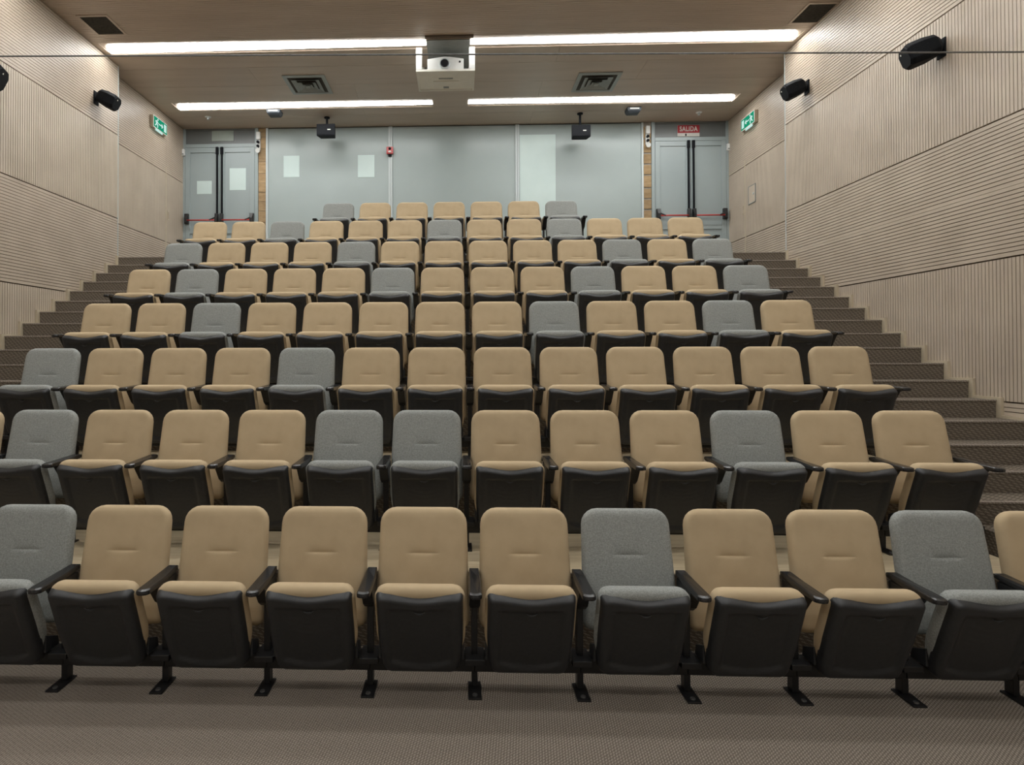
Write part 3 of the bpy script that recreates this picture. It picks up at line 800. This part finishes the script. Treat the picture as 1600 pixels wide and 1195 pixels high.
# ------------------------------------------------------------------ wall speakers
def wall_speaker(X, nx, y, z, aim, lab, sc=1.0):
    t = thing('wall_speaker', lab, 'speaker', (X + nx * 0.021, y, z), group='black wall speakers')
    A = Vector(aim).normalized()
    up = Vector((0, 0, 1)); S = A.cross(up).normalized(); U = S.cross(A).normalized()
    c0 = Vector((nx * 0.085, 0, 0))
    def ring(d, w, h, ch, off=0.0):
        c = c0 + A * d * sc + U * off * sc
        pts = [(-w, -h + ch), (-w + ch, -h), (w - ch, -h), (w, -h + ch), (w, h - ch), (w - ch, h), (-w + ch, h), (-w, h - ch)]
        return [tuple(c + S * a * sc * 1.15 + U * b * sc * 1.15) for a, b in pts]
    MB().loft([ring(-0.06, 0.06, 0.06, 0.03), ring(-0.02, 0.095, 0.095, 0.04), ring(0.10, 0.115, 0.11, 0.045), ring(0.24, 0.12, 0.11, 0.045), ring(0.27, 0.112, 0.102, 0.045)]).build('cabinet', 'speaker_black', t, bevel=0.008)
    MB().loft([ring(0.2705, 0.104, 0.095, 0.04), ring(0.285, 0.10, 0.09, 0.04)]).build('grille', 'speaker_black', t)
    c = c0 + A * 0.288 * sc + U * 0.06 * sc + S * 0.03
    MB().cyl(tuple(c), tuple(c + A * 0.003), 0.009, 0.009, 8).build('badge', 'off_white_metal', t)
    MB().box(min(0.001 * nx, nx * 0.014), max(0.001 * nx, nx * 0.014), -0.05, 0.05, -0.11, 0.07).build('wall_plate', 'speaker_black', t, bevel=0.003)
    MB().cyl((nx * 0.012, 0, -0.03), tuple(c0 + A * 0.02), 0.035, 0.03, 10).build('bracket_arm', 'speaker_black', t)
wall_speaker(XL, 1, 8.03, CAM_Z + 3.52, (0.86, 0.10, -0.42), 'black speaker on the wall near the corner strip, papered-door side', 0.78)
wall_speaker(XR, -1, 8.03, CAM_Z + 3.50, (-0.86, 0.10, -0.38), 'black speaker on the wall near the corner strip, SALIDA side', 0.78)
wall_speaker(XR, -1, 5.83, CAM_Z + 2.895, (-0.88, 0.28, -0.32), 'black speaker lower on the wall, farther from the SALIDA door', 0.84)
wall_speaker(XL, 1, 5.83, CAM_Z + 2.89, (0.88, 0.28, -0.40), 'black speaker cut by the photo edge on the wall', 1.0)

# ------------------------------------------------------------------ green exit signs on the set-back walls
def exit_box(X, nx, y0, y1, z0, z1, lab):
    """wall box whose lit face carries running figure, arrow and door"""
    t = thing('exit_light', lab, 'exit sign', (X + nx * 0.022, (y0 + y1) / 2, (z0 + z1) / 2), group='green exit signs')
    w, h = (y1 - y0) / 2, (z1 - z0) / 2
    def bx(name, mat, xa, xb, ya, yb, za, zb, parent=t, bevel=0.0):
        a, b = sorted((nx * xa, nx * xb))
        return MB().box(a, b, ya, yb, za, zb).build(name, mat, parent, bevel=bevel)
    bx('housing', 'trim_wood', 0.0, 0.055, -w, w, -h, h, bevel=0.003)
    bx('rim', 'white_plastic', 0.0555, 0.060, -w, w, -h, h, bevel=0.002)
    fc = bx('face', 'exit_green', 0.0605, 0.063, -w + 0.012, w - 0.012, -h + 0.012, h - 0.012)
    xg = nx * 0.0655
    def pic(name, pts):
        MB().loft([[(xg - nx * 0.002, a, b) for a, b in pts], [(xg, a, b) for a, b in pts]]).build(name, 'exit_white', fc)
    # +y points towards the door
    pic('door_mark', [(w - 0.12, -h + 0.035), (w - 0.04, -h + 0.035), (w - 0.04, h - 0.035), (w - 0.12, h - 0.035)])
    pic('arrow_mark', [(-0.06, -0.010), (0.04, -0.010), (0.025, -0.035), (0.05, -0.035), (0.085, 0.0), (0.05, 0.035), (0.025, 0.035), (0.04, 0.010), (-0.06, 0.010)])
    c = -w + 0.11
    pic('figure_head', [(c + 0.03 + 0.018 * math.cos(2 * PI * i / 8), 0.058 + 0.018 * math.sin(2 * PI * i / 8)) for i in range(8)])
    pic('figure_body', [(c - 0.055, 0.0), (c - 0.045, 0.03), (c + 0.0, 0.04), (c + 0.055, 0.005), (c + 0.045, -0.008), (c + 0.015, 0.008), (c + 0.01, -0.01), (c + 0.04, -0.035), (c + 0.03, -0.08), (c + 0.01, -0.08), (c + 0.012, -0.045), (c - 0.02, -0.03), (c - 0.035, -0.06), (c - 0.065, -0.065), (c - 0.068, -0.048), (c - 0.045, -0.045), (c - 0.025, 0.015), (c - 0.04, 0.012), (c - 0.045, -0.005)])
    bx('lamp_tab', 'exit_white', 0.045, 0.058, -w * 0.62, w * 0.35, -h - 0.032, -h - 0.002)
exit_box(XL2, 1, 9.83, 10.30, CAM_Z + 3.80, CAM_Z + 4.00, 'lit green running-figure exit sign on the wall by the papered door')
exit_box(XR2, -1, 9.96, 10.43, CAM_Z + 3.77, CAM_Z + 3.97, 'lit green running-figure exit sign on the wall by the SALIDA door')

# ------------------------------------------------------------------ hatch and pulls on the set-back walls
t = thing('wall_hatch', 'small framed hatch in the grooved wall beside the SALIDA door', 'hatch', (XR2 - 0.022, 10.18, 4.40))
MB().box(-0.006, 0.0, -0.11, 0.11, -0.14, 0.14).build('door', 'wall_wood', t, bevel=0.001)
for a, b, c, d in ((-0.125, 0.125, 0.1405, 0.152), (-0.125, 0.125, -0.152, -0.1405), (-0.125, -0.1105, -0.14, 0.14), (0.1105, 0.125, -0.14, 0.14)):
    MB().box(-0.009, 0.0, a, b, c, d).build('frame', 'grey_metal', t)
MB().cyl((-0.006, -0.06, 0.0), (-0.016, -0.06, 0.0), 0.02, 0.018, 12).build('lock', 'aluminium', t)
for X, nx, y, lab in ((XR2, -1, 10.475, 'recessed pull handle in the wall beside the SALIDA door'), (XL2, 1, 10.46, 'recessed pull handle in the wall beside the papered door')):
    t = thing('pull_handle', lab, 'handle', (X + nx * 0.022, y, 4.21), group='wall pull handles')
    a, b = sorted((0.0, nx * 0.006))
    MB().box(a, b, -0.03, 0.03, -0.085, 0.085).build('plate', 'trim_wood', t, bevel=0.003)
    a, b = sorted((nx * 0.0062, nx * 0.02))
    MB().box(a, b, -0.012, 0.012, -0.06, 0.06).build('grip', 'wall_wood', t, bevel=0.004)
for X, nx, y, nm, lab in ((XR2, -1, 10.43, 'trim_7', 'thin pale upright joint strip on the wall by SALIDA door'), (XL2, 1, 10.39, 'trim_8', 'thin pale upright joint strip on the wall by papered door')):
    a, b = sorted((X + nx * 0.004, X + nx * 0.024))
    struct(MB().box(a, b, y - 0.016, y + 0.016, Z_LAND + 0.001, 5.05).build(nm, 'trim_wood', bevel=0.002), lab, 'joint strip')

# ------------------------------------------------------------------ steel cable strung across the hall
zc = CAM_Z + 4.56 * (551.8 - 83.6) / 940.0
t = thing('steel_cable', 'thin straight steel cable strung across the hall below the ceiling', 'cable', (XL, 4.40, zc))
MB().cyl((0.03, 0, 0), (XR - XL - 0.03, 0.335, 0.021), 0.0065, seg=8).build('wire', 'cable_steel', t, smooth=True)
MB().cyl((0.022, 0, 0), (0.05, 0, 0), 0.03, 0.015, 10).build('anchor', 'black_metal', t)
MB().cyl((XR - XL - 0.05, 0.335, 0.021), (XR - XL - 0.022, 0.335, 0.021), 0.015, 0.03, 10).build('anchor', 'black_metal', t)
